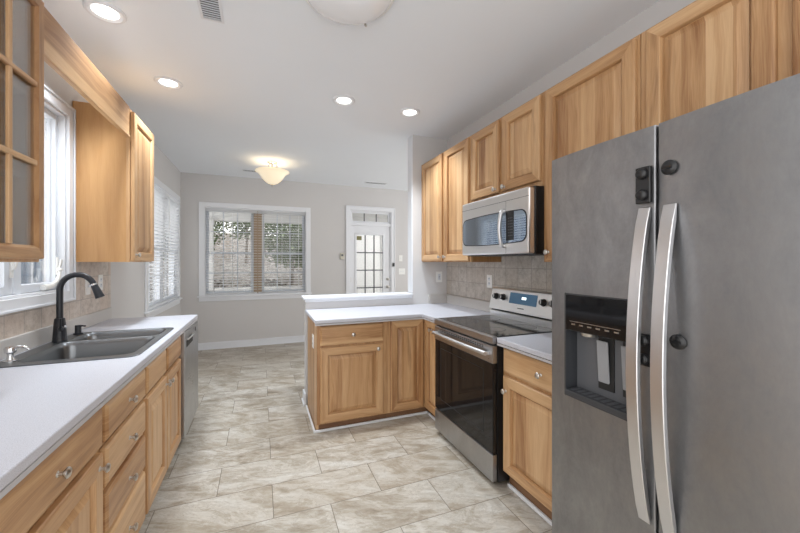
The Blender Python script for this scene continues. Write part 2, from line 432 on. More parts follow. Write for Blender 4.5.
def double_hung(k, a0, a1, z0, z1, cols, yy=.06, mun='vinyl'):
    zm = (z0+z1)/2-.02
    for lo, hi, dy, nm in ((z0, zm+.018, 0, 'lower'), (zm-.018, z1, .035, 'upper')):
        b = BM(); frame_ring(b, (a0, a1, lo, hi), (a0+.035, a1-.035, lo+(.05 if nm == 'lower' else .035), hi-(.035 if nm == 'lower' else .04)), yy+dy, yy+dy+.032)
        s = mk('sash', b, 'vinyl', k, .003)
        bxo('pane', (a0+.035, a1-.035, yy+dy+.014, yy+dy+.018, lo+.03, hi-.03), 'glass', s)
        b = BM(); L, R_ = a0+.035, a1-.035; za, zb = lo+.035, hi-.035
        for c in range(1, cols):
            x = L+(R_-L)*c/cols; box(b, x-.008, x+.008, yy+dy+.006, yy+dy+.013, za, zb)
        zz = (za+zb)/2; box(b, L, R_, yy+dy+.006, yy+dy+.0125, zz-.008, zz+.008)
        mk('muntin', b, mun, s)

def sill_board(b, w0, w1, z0, cw, t):
    box(b, w0-cw-.02, w1+cw+.02, -.045, .0, z0-.022, z0); box(b, w0-cw, w1+cw, -.016, -.0005, z0-.085, z0-.022)

# window 2: dining left wall, double unit
k = root_struct('window_2', (XL, LW[0], 0), LEFT); w = LW[1]-LW[0]; z0, z1 = LW[2], LW[3]
b = BM()
box(b, -.075, 0, -.018, -.0005, z0, z1+.075); box(b, w, w+.075, -.018, -.0005, z0, z1+.075); box(b, 0, w, -.018, -.0005, z1, z1+.075)
sill_board(b, 0, w, z0, .075, 0); mk('casing', b, 'white', k, .003)
b = BM(); frame_ring(b, (.0005, w-.0005, z0+.0005, z1-.0005), (.012, w-.012, z0+.012, z1-.012), 0, .105); box(b, w/2-.03, w/2+.03, .037, .10, z0+.012, z1-.012); mk('jamb', b, 'white', k)
double_hung(k, .014, w/2-.031, z0+.013, z1-.013, 3, .036); double_hung(k, w/2+.031, w-.014, z0+.013, z1-.013, 3, .036)
# window 3: back wall double unit
k = root_struct('window_3', (BW[0], YB, 0), 0); w = BW[1]-BW[0]; z0, z1 = BW[2], BW[3]
b = BM()
box(b, -.075, 0, -.018, -.0005, z0, z1+.075); box(b, w, w+.075, -.018, -.0005, z0, z1+.075); box(b, 0, w, -.018, -.0005, z1, z1+.075)
sill_board(b, 0, w, z0, .075, 0); mk('casing', b, 'white', k, .003)
b = BM(); frame_ring(b, (.0005, w-.0005, z0+.0005, z1-.0005), (.012, w-.012, z0+.012, z1-.012), 0, .145); mk('jamb', b, 'white', k)
bxo('mullion', (w/2-.062, w/2+.062, .055, .14, z0+.013, z1-.013), 'mullion_shade', k, .003)
double_hung(k, .014, w/2-.063, z0+.013, z1-.013, 3); double_hung(k, w/2+.063, w-.014, z0+.013, z1-.013, 3)

# door 1 with transom on the back wall
k = root_struct('door_1', (DR[0], YB, 0), 0); w = DR[1]-DR[0]
b = BM(); zt = DR[3]
for s_ in ((-.075, 0), (w, w+.075)): box(b, s_[0], s_[1], -.018, -.0005, 0, zt+.075); 
box(b, 0, w, -.018, -.0005, zt, zt+.075)
frame_ring(b, (-.075, w+.075, -.1, zt+.075), (-.06, w+.06, -.2, zt+.06), -.026, -.018) if 0 else None
box(b, -.075, -.061, -.026, -.018, 0, zt+.075); box(b, w+.061, w+.075, -.026, -.018, 0, zt+.075); box(b, -.061, w+.061, -.026, -.018, zt+.061, zt+.075)
mk('casing', b, 'white', k, .002)
b = BM(); box(b, .0005, .016, 0, .145, 0, zt-.001); box(b, w-.016, w-.0005, 0, .145, 0, zt-.001); box(b, .016, w-.016, 0, .145, zt-.016, zt-.001); box(b, .016, w-.016, .0, .145, 2.035, 2.085)
mk('jamb', b, 'white', k)
b = BM(); frame_ring(b, (.017, w-.017, 2.086, zt-.017), (.045, w-.045, 2.12, zt-.045), .03, .07); s = mk('transom', b, 'white', k, .003)
bxo('pane', (.045, w-.045, .048, .052, 2.12, zt-.045), 'glass', s)
b = BM()
for c in (1, 2):
    x = .045+(w-.09)*c/3; box(b, x-.009, x+.009, .036, .047, 2.12, zt-.045)
mk('muntin', b, 'greyplastic', s)
gx0, gx1, gz0, gz1 = .125, .635, .25, 1.865
b = BM(); frame_ring(b, (.018, w-.018, .012, 2.033), (gx0, gx1, gz0, gz1), .02, .062)
frame_ring(b, (gx0-.028, gx1+.028, gz0-.028, gz1+.028), (gx0, gx1, gz0, gz1), .010, .02)
s = mk('door_leaf', b, 'white', k, .003)
bxo('pane', (gx0, gx1, .040, .044, gz0, gz1), 'glass', s)
b = BM()
for c in (1, 2):
    x = gx0+(gx1-gx0)*c/3; box(b, x-.010, x+.010, .026, .039, gz0, gz1)
for c in range(1, 5):
    z = gz0+(gz1-gz0)*c/5; box(b, gx0, gx1, .026, .038, z-.010, z+.010)
mk('muntin', b, 'greyplastic', s)
bxo('sticker', (gx0+.004, gx0+.10, .0245, .0255, gz1-.095, gz1-.02), plain('olive_sticker', lin(120,116,70), .5), s)
for zz, rr in ((.905, .026), (1.05, .022)):
    b = BM(); lathe(b, [(rr+.008, 0), (rr+.006, .008), (.012, .012), (.012, .035), (rr, .042), (rr, .055), (rr*.6, .064), (0, .066)], (w-.062, .02, zz), (0, -1, 0), 20)
    mk('door_knob' if zz < 1 else 'deadbolt', b, 'nickel', s, smooth=50)
for zz in (.25, 1.05, 1.80):
    b = BM(); cyl(b, (.017, .008, zz-.045), (.017, .008, zz+.045), .008, 12); mk('hinge', b, 'nickel', k, smooth=50)
b = BM(); box(b, w+.02, w+.06, -.045, -.027, 1.285, 1.355); mk('strike_sensor', b, 'blackplastic', k, .003)

# ------------------------------------------------------------------ blinds
def blinds(label, group, loc, rz, a0, a1, z0, z1, tilt, pitch=.042, y=.0):
    t = thing('window_blind', label, 'blind', loc, rz, group)
    b = BM(); box(b, a0, a1, y-.028, y+.028, z1-.05, z1); mk('headrail', b, 'blind', t, .004)
    b = BM(); n = int((z1-.06-z0-.03)/pitch); hw = .025
    for i in range(n):
        zc = z1-.075-i*pitch; dy, dz = hw*math.cos(tilt), hw*math.sin(tilt); th = .0018
        ny, nz = -math.sin(tilt)*th, math.cos(tilt)*th
        v = [(y-dy, zc-dz), (y+dy, zc+dz)]
        q = [(v[0][0]-ny, v[0][1]-nz), (v[1][0]-ny, v[1][1]-nz), (v[1][0]+ny, v[1][1]+nz), (v[0][0]+ny, v[0][1]+nz)]
        A = [bm_v for bm_v in (b.verts.new((a0+.004, p[0], p[1])) for p in q)]
        B = [bm_v for bm_v in (b.verts.new((a1-.004, p[0], p[1])) for p in q)]
        b.faces.new(A); b.faces.new(B[::-1])
        for j in range(4): b.faces.new((A[j], A[(j+1) % 4], B[(j+1) % 4], B[j]))
    mk('slats', b, 'blind', t)
    b = BM(); box(b, a0+.004, a1-.004, y-.025, y+.025, z0, z0+.022); mk('bottom_rail', b, 'blind', t, .004)
    for f in (.14, .5, .86):
        x = a0+(a1-a0)*f; b = BM(); box(b, x-.002, x+.002, y-.0275, y-.0262, z0+.01, z1-.05); box(b, x-.002, x+.002, y+.0262, y+.0275, z0+.01, z1-.05); mk('ladder_cord', b, 'blind', t)
    b = BM(); cyl(b, (a0+.07, y-.036, z1-.75), (a0+.07, y-.036, z1-.05), .004, 8); mk('tilt_wand', b, 'whitep', t)
    return t
yb = .010
w = BW[1]-BW[0]
blinds('left white slatted blind in the back wall double window', None, (BW[0], YB, 0), 0, .016, w/2-.003, BW[2]+.015, BW[3]-.014, math.radians(5), y=.02)
blinds('right white slatted blind in the back wall double window, nearer the glazed door', None, (BW[0], YB, 0), 0, w/2+.003, w-.016, BW[2]+.015, BW[3]-.014, math.radians(5), y=.02)
w = LW[1]-LW[0]
blinds('bright white blind on the left side wall, half nearer the kitchen', None, (XL, LW[0], 0), LEFT, .016, w/2-.003, LW[2]+.015, LW[3]-.014, math.radians(-20), y=.004)
blinds('bright white blind on the left side wall, half nearer the room corner', None, (XL, LW[0], 0), LEFT, w/2+.003, w-.016, LW[2]+.015, LW[3]-.014, math.radians(-20), y=.004)

# ------------------------------------------------------------------ cabinet building
def rings_panel(b, x0, x1, z0, z1, prof, y=0, rail_mi=(0, 1), fill=True, fill_mi=0, panel_from=None):
    """concentric rings (inset, depth). stile quads get material 0, rail quads material 1"""
    R = []
    for ins, d in prof:
        R.append([b.verts.new(p) for p in ((x0+ins, y+d, z0+ins), (x1-ins, y+d, z0+ins), (x1-ins, y+d, z1-ins), (x0+ins, y+d, z1-ins))])
    for i, (a, c) in enumerate(zip(R, R[1:])):
        for k in range(4):
            f = b.faces.new((a[k], a[(k+1) % 4], c[(k+1) % 4], c[k])); f.material_index = rail_mi[1] if k in (0, 2) else rail_mi[0]
            if panel_from and i >= panel_from: f.material_index = fill_mi
    if fill: b.faces.new(R[-1]).material_index = fill_mi
    b.faces.new(R[0][::-1]).material_index = fill_mi
FR = .062
DOORP = [(0, 0), (0, -.016), (.003, -.020), (.009, -.0215), (FR-.004, -.0215), (FR, -.0195), (FR+.003, -.008), (FR+.004, -.001), (FR+.0095, -.001), (FR+.0105, -.006), (FR+.038, -.0165), (FR+.040, -.0180)]
DRWP = [(0, 0), (0, -.014), (.003, -.0165), (.012, -.021), (.015, -.0215)]
def knob(parent, x, z, y=-.020, name='knob', mat='nickel'):
    b = BM(); lathe(b, [(.009, 0), (.009, .002), (.0055, .005), (.0055, .013), (.011, .018), (.0155, .022), (.0155, .025), (.012, .029), (.004, .031), (0, .0312)], (x, y, z), (0, -1, 0), 20)
    return mk(name, b, mat, parent, smooth=40)
def door(parent, x0, x1, z0, z1, kx=None, kz=None):
    b = BM(); rings_panel(b, x0, x1, z0, z1, DOORP, -.001, fill_mi=2, panel_from=8)
    d = mk('door', b, ['woodv', 'woodh', 'woodp'], parent)
    if kx is not None: knob(d, kx, kz, -.021)
    return d
def drawer(parent, x0, x1, z0, z1, kn=True, name='drawer'):
    b = BM(); rings_panel(b, x0, x1, z0, z1, DRWP, -.001, (0, 0), True, 0)
    d = mk(name, b, ['woodh'], parent)
    if kn: knob(d, (x0+x1)/2, (z0+z1)/2, -.021)
    return d
def carcass(parent, w, d, z0, z1, mats=('woodv', 'veneer'), toe=None, lside=False):
    """body with face frame; front plane y=0"""
    b = BM(); box(b, 0, w, .019, d, z0, z1)
    mk('body', b, mats[1], parent)
    b = BM(); box(b, 0, w, 0, .019, z0, z1); mk('face_frame', b, mats[0], parent)
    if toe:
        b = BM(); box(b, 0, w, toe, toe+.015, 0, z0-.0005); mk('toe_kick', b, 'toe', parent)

G = .0015
# ---- left base run, face x = -0.545, local x -> +Y
FX = -.545; D = .575
t = thing('base_cabinet', 'nearest base cabinet on the left, one wide drawer above one door', 'cabinet', (FX, .92, 0), LEFT)
carcass(t, .65-G, D, .10, .872, toe=.07); drawer(t, .02, .635, .712, .855); door(t, .02, .635, .115, .69, .60, .648)
t = thing('drawer_cabinet', 'left base cabinet with a stack of four drawers', 'cabinet', (FX, 1.57, 0), LEFT)
carcass(t, .495-G, D, .10, .872, toe=.07)
for a, c in ((.712, .85), (.545, .69), (.368, .523), (.115, .348)): drawer(t, .016, .482, a, c)
t = thing('sink_cabinet', 'left base cabinet under the sink, two doors below two plain false drawer fronts', 'cabinet', (FX, 2.065, 0), LEFT)
W_ = .835; b = BM(); box(b, 0, .012, .019, D, .10, .872); box(b, W_-G-.02, W_-G, .019, D, .10, .872); box(b, .012, W_-G-.02, D-.012, D, .10, .872); box(b, .012, W_-G-.02, .019, D-.012, .10, .118)
mk('body', b, 'veneer', t); b = BM(); frame_ring(b, (0, W_-G, .10, .872), (.03, W_-G-.03, .13, .845), 0, .019); box(b, .39, .43, 0, .019, .13, .845); box(b, .03, W_-.03, 0.001, .018, .69, .72); mk('face_frame', b, 'woodv', t)
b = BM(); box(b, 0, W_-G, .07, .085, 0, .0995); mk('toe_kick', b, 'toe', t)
drawer(t, .018, .392, .712, .85, False, 'false_front'); drawer(t, .424, .80, .712, .85, False, 'false_front')
door(t, .018, .402, .115, .69, .372, .645); door(t, .414, .80, .115, .69, .444, .645)

# dishwasher
t = thing('dishwasher', 'stainless dishwasher at the far end of the left counter', 'dishwasher', (-.52, 2.905, 0), LEFT)
b = BM(); box(b, .002, .575, .03, .58, .10, .860); mk('body', b, 'darkgrey', t)
b = BM(); box(b, 0, .578, -.012, .028, .105, .8635); mk('door', b, 'steeld', t, .005)
b = BM(); box(b, .06, .30, -.0145, -.0125, .745, .80); mk('handle_pocket', b, 'slot', t)
b = BM(); tube(b, [(.07, -.02, .80), (.18, -.026, .802), (.29, -.02, .80)], .006, 10); mk('handle', b, 'steelx', t, smooth=50)
b = BM(); box(b, .42, .45, -.0145, -.0125, .80, .83); mk('button_panel', b, 'blackplastic', t)
b = BM(); box(b, .01, .568, .06, .075, 0, .10); mk('kick_plate', b, 'blackplastic', t)
b = BM(); box(b, 0, .01, .028, .03, .10, .860); mk('side_gasket', b, 'blackplastic', t)

# left counter with sink hole; laminate upstand
SX0, SX1, SY0, SY1 = -1.075, -.575, 2.055, 2.81
def counter(name, poly, holes, label, splash=()):
    t = thing(name, label, 'worktop')
    b = BM(); prism(b, poly, .884, .914, holes); mk('worktop', b, 'laminate', t, .0045, seg=2)
    # build-up strip under the edge with a darker seam line
    return t
t = counter('countertop', [(XL+.001, .90), (-.512, .90), (-.512, 3.485), (XL+.001, 3.485)], [[(SX0, SY0), (SX1, SY0), (SX1, SY1), (SX0, SY1)]],
            'long speckled white laminate countertop on the left with the sink set in it')
b = BM(); box(b, -.5235, -.5165, .90, 3.481, .866, .884); box(b, -.5235, -.5135, .90, 3.481, .866, .8805); mk('edge_strip', b, 'lamedge', t)
b = BM(); box(b, XL+.001, XL+.021, .90, 3.485, .9145, 1.004); mk('upstand', b, 'upst', t, .004)
# backsplash tiles left (z 1.004 .. casing / cabinet bottoms)
b = BM(); box(b, XL, XL+.008, .90, 3.50, 1.0045, KW[2]-.068); box(b, XL, XL+.008, KW[1]+.068, 3.50, KW[2]-.068, 1.3685)
box(b, XL, XL+.008, 1.20, KW[0]-.068, KW[2]-.068, 1.3685)
struct(mk('wall_tile_left', b, 'tileL'))

# ---- sink
t = thing('kitchen_sink', 'stainless double bowl sink set into the left counter under the window', 'sink', (0, 0, .914))
ox0, ox1, oy0, oy1 = -1.10, -.552, 2.03, 2.835
bowls = [(-1.03, -.588, 2.085, 2.528), (-1.03, -.588, 2.556, 2.802)]
b = BM(); out = rrect(ox0, ox1, oy0, oy1, .05, 6); hl = [rrect(*q, .05, 6) for q in bowls]
prism(b, out, .0008, .0055, hl); mk('rim', b, 'sink', t, .0015, seg=1)
for q in bowls:
    b = BM(); rings = []
    for ins, z in ((0, .0045), (.006, -.004), (.012, -.02), (.016, -.13), (.022, -.155), (.045, -.172), (.08, -.176)):
        rings.append([(x, y, z) for x, y in rrect(q[0]+ins, q[1]-ins, q[2]+ins, q[3]-ins, max(.052-ins*.3, .03), 6)])
    loft(b, rings, 0, False, True); s = mk('bowl', b, 'sink', t, smooth=50)
    cx, cy = (q[0]+q[1])/2, (q[2]+q[3])/2
    b = BM(); lathe(b, [(.045, 0), (.043, .003), (.03, .003), (.028, .0005), (0, .0006)], (cx, cy, -.1755), (0, 0, 1), 24); mk('drain', b, 'chrome', s, smooth=40)

# ---- faucet
fx, fy = -1.062, 2.56
t = thing('kitchen_faucet', 'tall black gooseneck pull-down faucet at the back of the sink', 'faucet', (fx, fy, .9198))
b = BM(); lathe(b, [(.033, 0), (.033, .004), (.031, .010), (.029, .05), (.026, .10), (.023, .128), (.019, .132)], (0, 0, 0), (0, 0, 1), 28); mk('base', b, 'blackmatte', t, smooth=45)
b = BM(); pts = [(0, 0, .12), (0, 0, .20), (0, 0, .290)]
Rr = .079; zc = .292
for k_ in range(1, 15):
    a = PI - PI*k_/14*.90; pts.append((Rr+Rr*math.cos(a), 0, zc+Rr*math.sin(a)*1.08))
tube(b, pts, .0152, 16); mk('neck', b, 'blackmatte', t, smooth=60)
e = Vector(pts[-1]); dr = (Vector(pts[-1])-Vector(pts[-2])).normalized()
b = BM(); lathe(b, [(.0158, -.005), (.0165, 0), (.0168, .004)], e, dr, 20); mk('collar', b, 'chrome', t, smooth=45)
b = BM(); lathe(b, [(.0165, .004), (.0175, .02), (.0205, .06), (.023, .078), (.022, .082), (.012, .083)], e, dr, 20); mk('spray_head', b, 'blackmatte', t, smooth=45)
b = BM(); lathe(b, [(.014, 0), (.014, .012), (.009, .02)], (.012, -.018, .075), (.4, -1, .1), 16)
tube(b, [(.018, -.036, .075), (.022, -.046, .095), (.024, -.05, .135)], [.006, .0055, .005], 10); mk('lever', b, 'blackmatte', t, smooth=50)
b = BM(); lathe(b, [(.008, 0), (.008, .003), (0, .004)], (.026, -.008, .082), (1, -.3, 0), 14); mk('cap', b, 'chrome', t, smooth=40)

# ---- soap pumps
t = thing('soap_dispenser', 'black soap pump on the sink deck beyond the faucet', 'soap dispenser', (-1.062, 2.775, .9198))
b = BM(); lathe(b, [(.024, 0), (.024, .006), (.017, .008), (.016, .012), (.016, .052), (.014, .056), (0, .056)], (0, 0, 0), (0, 0, 1), 20); mk('body', b, 'blackmatte', t, smooth=40)
b = BM(); tube(b, [(0, 0, .05), (.02, 0, .051), (.038, 0, .048)], .005, 10); mk('spout', b, 'blackmatte', t, smooth=40)
t = thing('soap_dispenser', 'chrome soap pump on the sink deck at the left edge, nearer than the faucet', 'soap dispenser', (-1.058, 2.13, .9198))
b = BM(); lathe(b, [(.026, 0), (.026, .004), (.014, .008), (.011, .02), (.011, .034), (.020, .040), (.021, .058), (.016, .066), (0, .068)], (0, 0, 0), (0, 0, 1), 22); mk('body', b, 'chrome', t, smooth=40)
b = BM(); tube(b, [(0, 0, .058), (.03, .0, .064), (.055, .0, .058), (.066, .0, .046)], [.008, .007, .0055, .005], 12); mk('spout', b, 'chrome', t, smooth=40)

# ---- left upper cabinets, face x = -0.83
UX = -.83; UD = .305; UZ0, UZ1 = 1.37, 2.425
t = thing('glass_cabinet', 'glass-fronted wall cabinet at the left edge beside the kitchen window', 'cabinet', (UX, 1.42, 0), LEFT)
W_ = .425; b = BM()
box(b, 0, .018, .019, UD, UZ0, UZ1); box(b, W_-.018, W_, .019, UD, UZ0, UZ1)
box(b, .018, W_-.018, .019, UD, UZ0, UZ0+.018); box(b, .018, W_-.018, .019, UD, UZ1-.018, UZ1); mk('body', b, 'veneer', t)
b = BM(); box(b, .018, W_-.018, UD-.008, UD, UZ0+.018, UZ1-.018); mk('back_panel', b, 'inner', t)
b = BM(); frame_ring(b, (0, W_, UZ0, UZ1), (.038, W_-.03, UZ0+.035, UZ1-.035), 0, .019); mk('face_frame', b, 'woodv', t)
for z in (1.70, 2.03): 
    b = BM(); box(b, .019, W_-.019, .03, UD-.01, z, z+.018); mk('shelf', b, 'woodh', t)
x0, x1, a0, a1 = .006, W_-.004, 1.382, 2.416; fw = .052
b = BM(); rings_panel(b, x0, x1, a0, a1, [(0, 0), (0, -.013), (.004, -.018), (.009, -.020), (fw-.010, -.020), (fw-.002, -.013), (fw, -.011), (fw, 0)], -.001, fill=False)
b.faces.ensure_lookup_table()
bmesh.ops.delete(b, geom=[f for f in b.faces if all(abs(v.co.y+.001) < 1e-6 for v in f.verts) and len(f.verts) == 4 and f.calc_area() > .3], context='FACES_ONLY')
R0 = [v for v in b.verts if abs(v.co.y+.001) < 1e-6]
d = mk('door', b, ['woodv', 'woodh'], t)
bxo('pane', (x0+fw-.006, x1-fw+.006, -.008, -.004, a0+fw-.006, a1-fw+.006), 'cabglass', d)
b = BM(); xm = (x0+x1)/2; box(b, xm-.010, xm+.010, -.021, -.009, a0+fw, a1-fw); mk('muntin', b, 'woodv', d, .003)
for z in (1.755, 2.06):
    b = BM(); box(b, x0+fw, x1-fw, -.0215, -.0085, z-.010, z+.010); mk('muntin', b, 'woodh', d, .003)

t = thing('upper_cabinet', 'single door wall cabinet on the left beyond the kitchen window', 'cabinet', (UX, 2.89, 0), LEFT)
b = BM(); box(b, 0, .52, .019, UD, UZ0, UZ1-.01); mk('body', b, 'veneer', t)
b = BM(); box(b, 0, .52, 0, .019, UZ0, UZ1-.01); mk('face_frame', b, 'woodv', t)
door(t, .018, .50, 1.376, 2.402, .048, 1.42)

# valance between them
b = BM(); box(b, UX-.019, UX, 1.847, 2.886, 2.215, UZ1); box(b, UX, UX+.007, 1.849, 2.882, 2.215, 2.229)
tag(mk('window_valance', b, 'woodd', bevel=.002), 'plain wooden valance board bridging the two left wall cabinets over the window', 'valance')

# ---- right upper run, face x = 1.63, local x: far -> near
RX = 1.63; RD = XR-RX-.001
def upper(y_far, y_near, z0, doors, label, z1=UZ1):
    t = thing('upper_cabinet', label, 'cabinet', (RX, y_far, 0), RIGHT)
    w_ = y_far-y_near-G
    b = BM(); box(b, 0, w_, .019, RD, z0, z1); mk('body', b, 'veneer', t)
    b = BM(); box(b, 0, w_, 0, .019, z0, z1); mk('face_frame', b, 'woodv', t)
    for (ya, yb_, za, zb, kx, kz) in doors:
        door(t, y_far-ya, y_far-yb_, za, zb, None if kx is None else y_far-kx, kz)
    return t
upper(3.449, 2.495, 1.37, [(3.425, 2.975, 1.378, 2.415, 3.00, 1.42), (2.93, 2.515, 1.378, 2.415, 2.90, 1.42)], 'tall double door wall cabinet on the right, against the grey column')
upper(2.493, 1.687, 1.845, [(2.467, 2.113, 1.878, 2.41, 2.143, 1.905), (2.068, 1.707, 1.878, 2.41, 2.04, 1.905)], 'short double door wall cabinet directly above the microwave')
upper(1.685, 1.092, 1.37, [(1.655, 1.108, 1.378, 2.41, 1.63, 1.43)], 'wide single door wall cabinet between the microwave and the fridge')
upper(1.090, .14, 1.82, [(1.057, .63, 1.83, 2.41, None, None), (.59, .17, 1.83, 2.41, None, None)], 'wall cabinet with two doors above the refrigerator')

# ---- base run right
BX = 1.37
t = thing('base_cabinet', 'base cabinet with one drawer and one door between range and fridge', 'cabinet', (BX, 1.745, 0), RIGHT)
carcass(t, .65, XR-BX-.002, .105, .872, toe=.045)
drawer(t, .02, .632, .712, .853); door(t, .02, .632, .118, .69, .048, .605)
for ch in t.children:
    pass
# peninsula: face y = 2.835, facing the camera
PY = 2.838
t = thing('peninsula_cabinet', 'peninsula cabinet with a drawer above a door, white plate on its side', 'cabinet', (.413, PY, 0), 0)
b = BM(); box(b, .0, .60, .019, .585, .068, .872); box(b, .0, .019, .03, .585, 0, .068); mk('body', b, 'woodv', t)
b = BM(); box(b, 0, .60, 0, .019, .068, .872); mk('face_frame', b, 'woodv', t)
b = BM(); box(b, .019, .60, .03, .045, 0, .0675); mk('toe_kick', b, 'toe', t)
drawer(t, .026, .555, .70, .853); door(t, .026, .555, .082, .682, .505, .642)
t = thing('corner_cabinet', 'corner base cabinet with two full height doors meeting at an inside corner', 'cabinet', (1.0145, PY, 0), 0)
b = BM(); cx = BX-1.0145   # inner corner local x
prism(b, [(0, 0), (cx, 0), (cx, -(PY-2.522)), (XR-1.0145-.003, -(PY-2.522)), (XR-1.0145-.003, .605), (0, .605)], .068, .872); mk('body', b, 'woodv', t)
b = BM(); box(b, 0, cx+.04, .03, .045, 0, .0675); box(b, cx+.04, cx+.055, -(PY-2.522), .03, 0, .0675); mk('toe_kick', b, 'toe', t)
door(t, .02, cx-.024, .082, .865)
b = BM(); FRs = FR; rings_panel(b, 0, .27, .082, .865, DOORP, -.001, fill_mi=2, panel_from=8)
d = mk('door', b, ['woodv', 'woodh', 'woodp'], t); d.location = (cx, -.024, 0); d.rotation_euler = (0, 0, RIGHT)
knob(d, .14, .79, -.021)
# peninsula + corner counter (L) and right counter piece
t = thing('countertop', 'speckled white L-shaped laminate countertop on the peninsula and corner', 'worktop')
CF = 1.322
b = BM(); prism(b, [(.392, 2.785), (CF, 2.785), (CF, 2.521), (XR-.001, 2.521), (XR-.001, 3.449), (.392, 3.449)], .884, .914); mk('worktop', b, 'laminate', t, .0045)
b = BM(); prism(b, [(.394, 2.787), (CF+.002, 2.787), (CF+.002, 2.523), (CF+.012, 2.523), (CF+.012, 2.797), (.394, 2.797)], .868, .8815); mk('edge_strip', b, 'lamedge', t)
b = BM(); box(b, XR-.021, XR-.001, 2.521, 3.427, .9145, 1.010); mk('upstand', b, 'upst', t, .004)
b = BM(); box(b, 1.70, XR-.001, 3.428, 3.449, .9145, 1.010); mk('upstand', b, 'upst', t, .004)
t = thing('countertop', 'short white laminate countertop between range and refrigerator', 'worktop')
b = BM(); box(b, CF, XR-.001, 1.096, 1.749, .884, .914); mk('worktop', b, 'laminate', t, .0045)
b = BM(); box(b, CF+.002, CF+.012, 1.096, 1.749, .868, .8815); mk('edge_strip', b, 'lamedge', t)
b = BM(); box(b, XR-.021, XR-.001, 1.096, 1.749, .9145, 1.010); mk('upstand', b, 'upst', t, .004)
b = BM(); box(b, XR-.008, XR, 1.096, 3.449, 1.0105, 1.3685); box(b, XR-.008, XR, 1.69, 2.49, 1.3685, 1.44)
box(b, XR-.008, XR, 1.75, 2.52, .85, 1.0105)
struct(mk('wall_tile_right', b, 'tileR'))

# ---- range
RY = 2.517
t = thing('electric_range', 'stainless freestanding electric range with black glass door', 'range', (1.30, RY, 0), RIGHT)
W_ = .763
b = BM(); box(b, .0, W_, .035, .60, .03, .895); mk('body', b, 'blackplastic', t, .002)
b = BM(); box(b, .004, W_-.004, .0, .034, .035, .200); mk('storage_drawer', b, 'steeld', t, .006)
b = BM(); box(b, .004, W_-.004, .002, .034, .207, .752); d = mk('door', b, 'blackglass', t, .004)
b = BM(); box(b, .004, W_-.004, .0, .034, .753, .862); mk('door_band', b, 'steeld', d, .004)
b = BM(); frame_ring(b, (.10, W_-.10, .30, .70), (.104, W_-.104, .304, .696), .0008, .0019); mk('window_border', b, 'slot', d)
b = BM()
for i in range(22):
    x = .10+i*.026; box(b, x, x+.018, -.0008, -.0001, .843, .849); box(b, x, x+.018, -.0008, -.0001, .832, .838)
mk('vent_slots', b, 'slot', d)
b = BM(); pts = []
for i in range(15):
    u = i/14; x = .035+u*(W_-.07); pts.append((x, -.030-.020*math.sin(PI*u), .812+.004*math.sin(PI*u)))
tube(b, pts, .0135, 14)
h = mk('handle', b, 'handle_steel', d, smooth=60)
for x in (.045, W_-.045):
    b = BM(); box(b, x-.010, x+.010, -.036, 0, .802, .822); mk('bracket', b, 'handle_steel', h, .002)
b = BM(); box(b, 0, W_, -.004, .034, .872, .918); mk('front_trim', b, 'steeld', t, .005)
b = BM(); box(b, .002, W_-.002, .034, .535, .896, .918); ck = mk('cooktop', b, 'cooktop', t, .002)
for x, y, r in ((.20, .16, .10), (.56, .16, .075), (.20, .39, .075), (.56, .39, .10)):
    b = BM(); lathe(b, [(r, 0), (r, .0004), (r-.004, .0004), (r-.004, 0)], (x, y, .9182), (0, 0, 1), 40, cap=False); mk('burner_ring', b, 'greyplastic', ck)
b = BM(); prism(b, [(0, 0)]*3, 0, 0) if 0 else None
# backguard: riser then slanted control panel
def slab_yz(b, poly, x0, x1):
    A = [b.verts.new((x0, y, z)) for y, z in poly]; B_ = [b.verts.new((x1, y, z)) for y, z in poly]
    b.faces.new(A); b.faces.new(B_[::-1])
    for i in range(len(poly)): b.faces.new((A[i], A[(i+1) % len(poly)], B_[(i+1) % len(poly)], B_[i]))
b = BM(); slab_yz(b, [(.535, .905), (.535, .962), (.545, .966), (.60, .966), (.60, .905)], .0, W_); mk('riser', b, 'steelx', t, .003)
b = BM(); slab_yz(b, [(.548, .966), (.548, .977), (.60, .977), (.60, .966)], .004, W_-.004); mk('vent_gap', b, 'slot', t)
b = BM(); slab_yz(b, [(.522, .978), (.560, 1.146), (.568, 1.152), (.624, 1.152), (.624, .978)], .0, W_); bk = mk('backguard', b, 'steelx', t, .004)
nrm = Vector((0, -.168, .038)).normalized()
def onbg(x, z, off=0):   # point on slanted face
    y = .522+(z-.978)*(.038/.168); return Vector((x, y, z))+nrm*off
def bgquad(b, x0, x1, z0, z1, o0, o1):
    ps = [onbg(x, z, o) for o in (o0, o1) for x, z in ((x0, z0), (x1, z0), (x1, z1), (x0, z1))]
    vs = [b.verts.new(p) for p in ps]
    for f in ((0,1,2,3), (7,6,5,4), (0,4,5,1), (1,5,6,2), (2,6,7,3), (3,7,4,0)): b.faces.new([vs[i] for i in f])
b = BM(); bgquad(b, .245, .54, 1.045, 1.128, .0001, .003); ds = mk('display', b, 'display', bk)
b = BM()
for i in range(4): bgquad(b, .385+i*.012, .394+i*.012, 1.083, 1.101, .0031, .0036)
mk('clock_digits', b, 'digits', ds)
b = BM(); bgquad(b, .35, .42, 1.012, 1.018, .0001, .0008); mk('badge', b, 'darkgrey', bk)
for x in (.075, .168, .605, .695):
    b = BM(); p = onbg(x, 1.083); lathe(b, [(.027, 0), (.027, .004), (.022, .007), (.021, .026), (.018, .030), (0, .030)], p, nrm, 24); kb = mk('control_knob', b, 'blackplastic', bk, smooth=40)
    b = BM(); 
    q = p+nrm*.0302; box(b, q.x-.0035, q.x+.0035, q.y-.003, q.y+.001, q.z-.019, q.z+.019); mk('grip', b, 'nickel', kb)

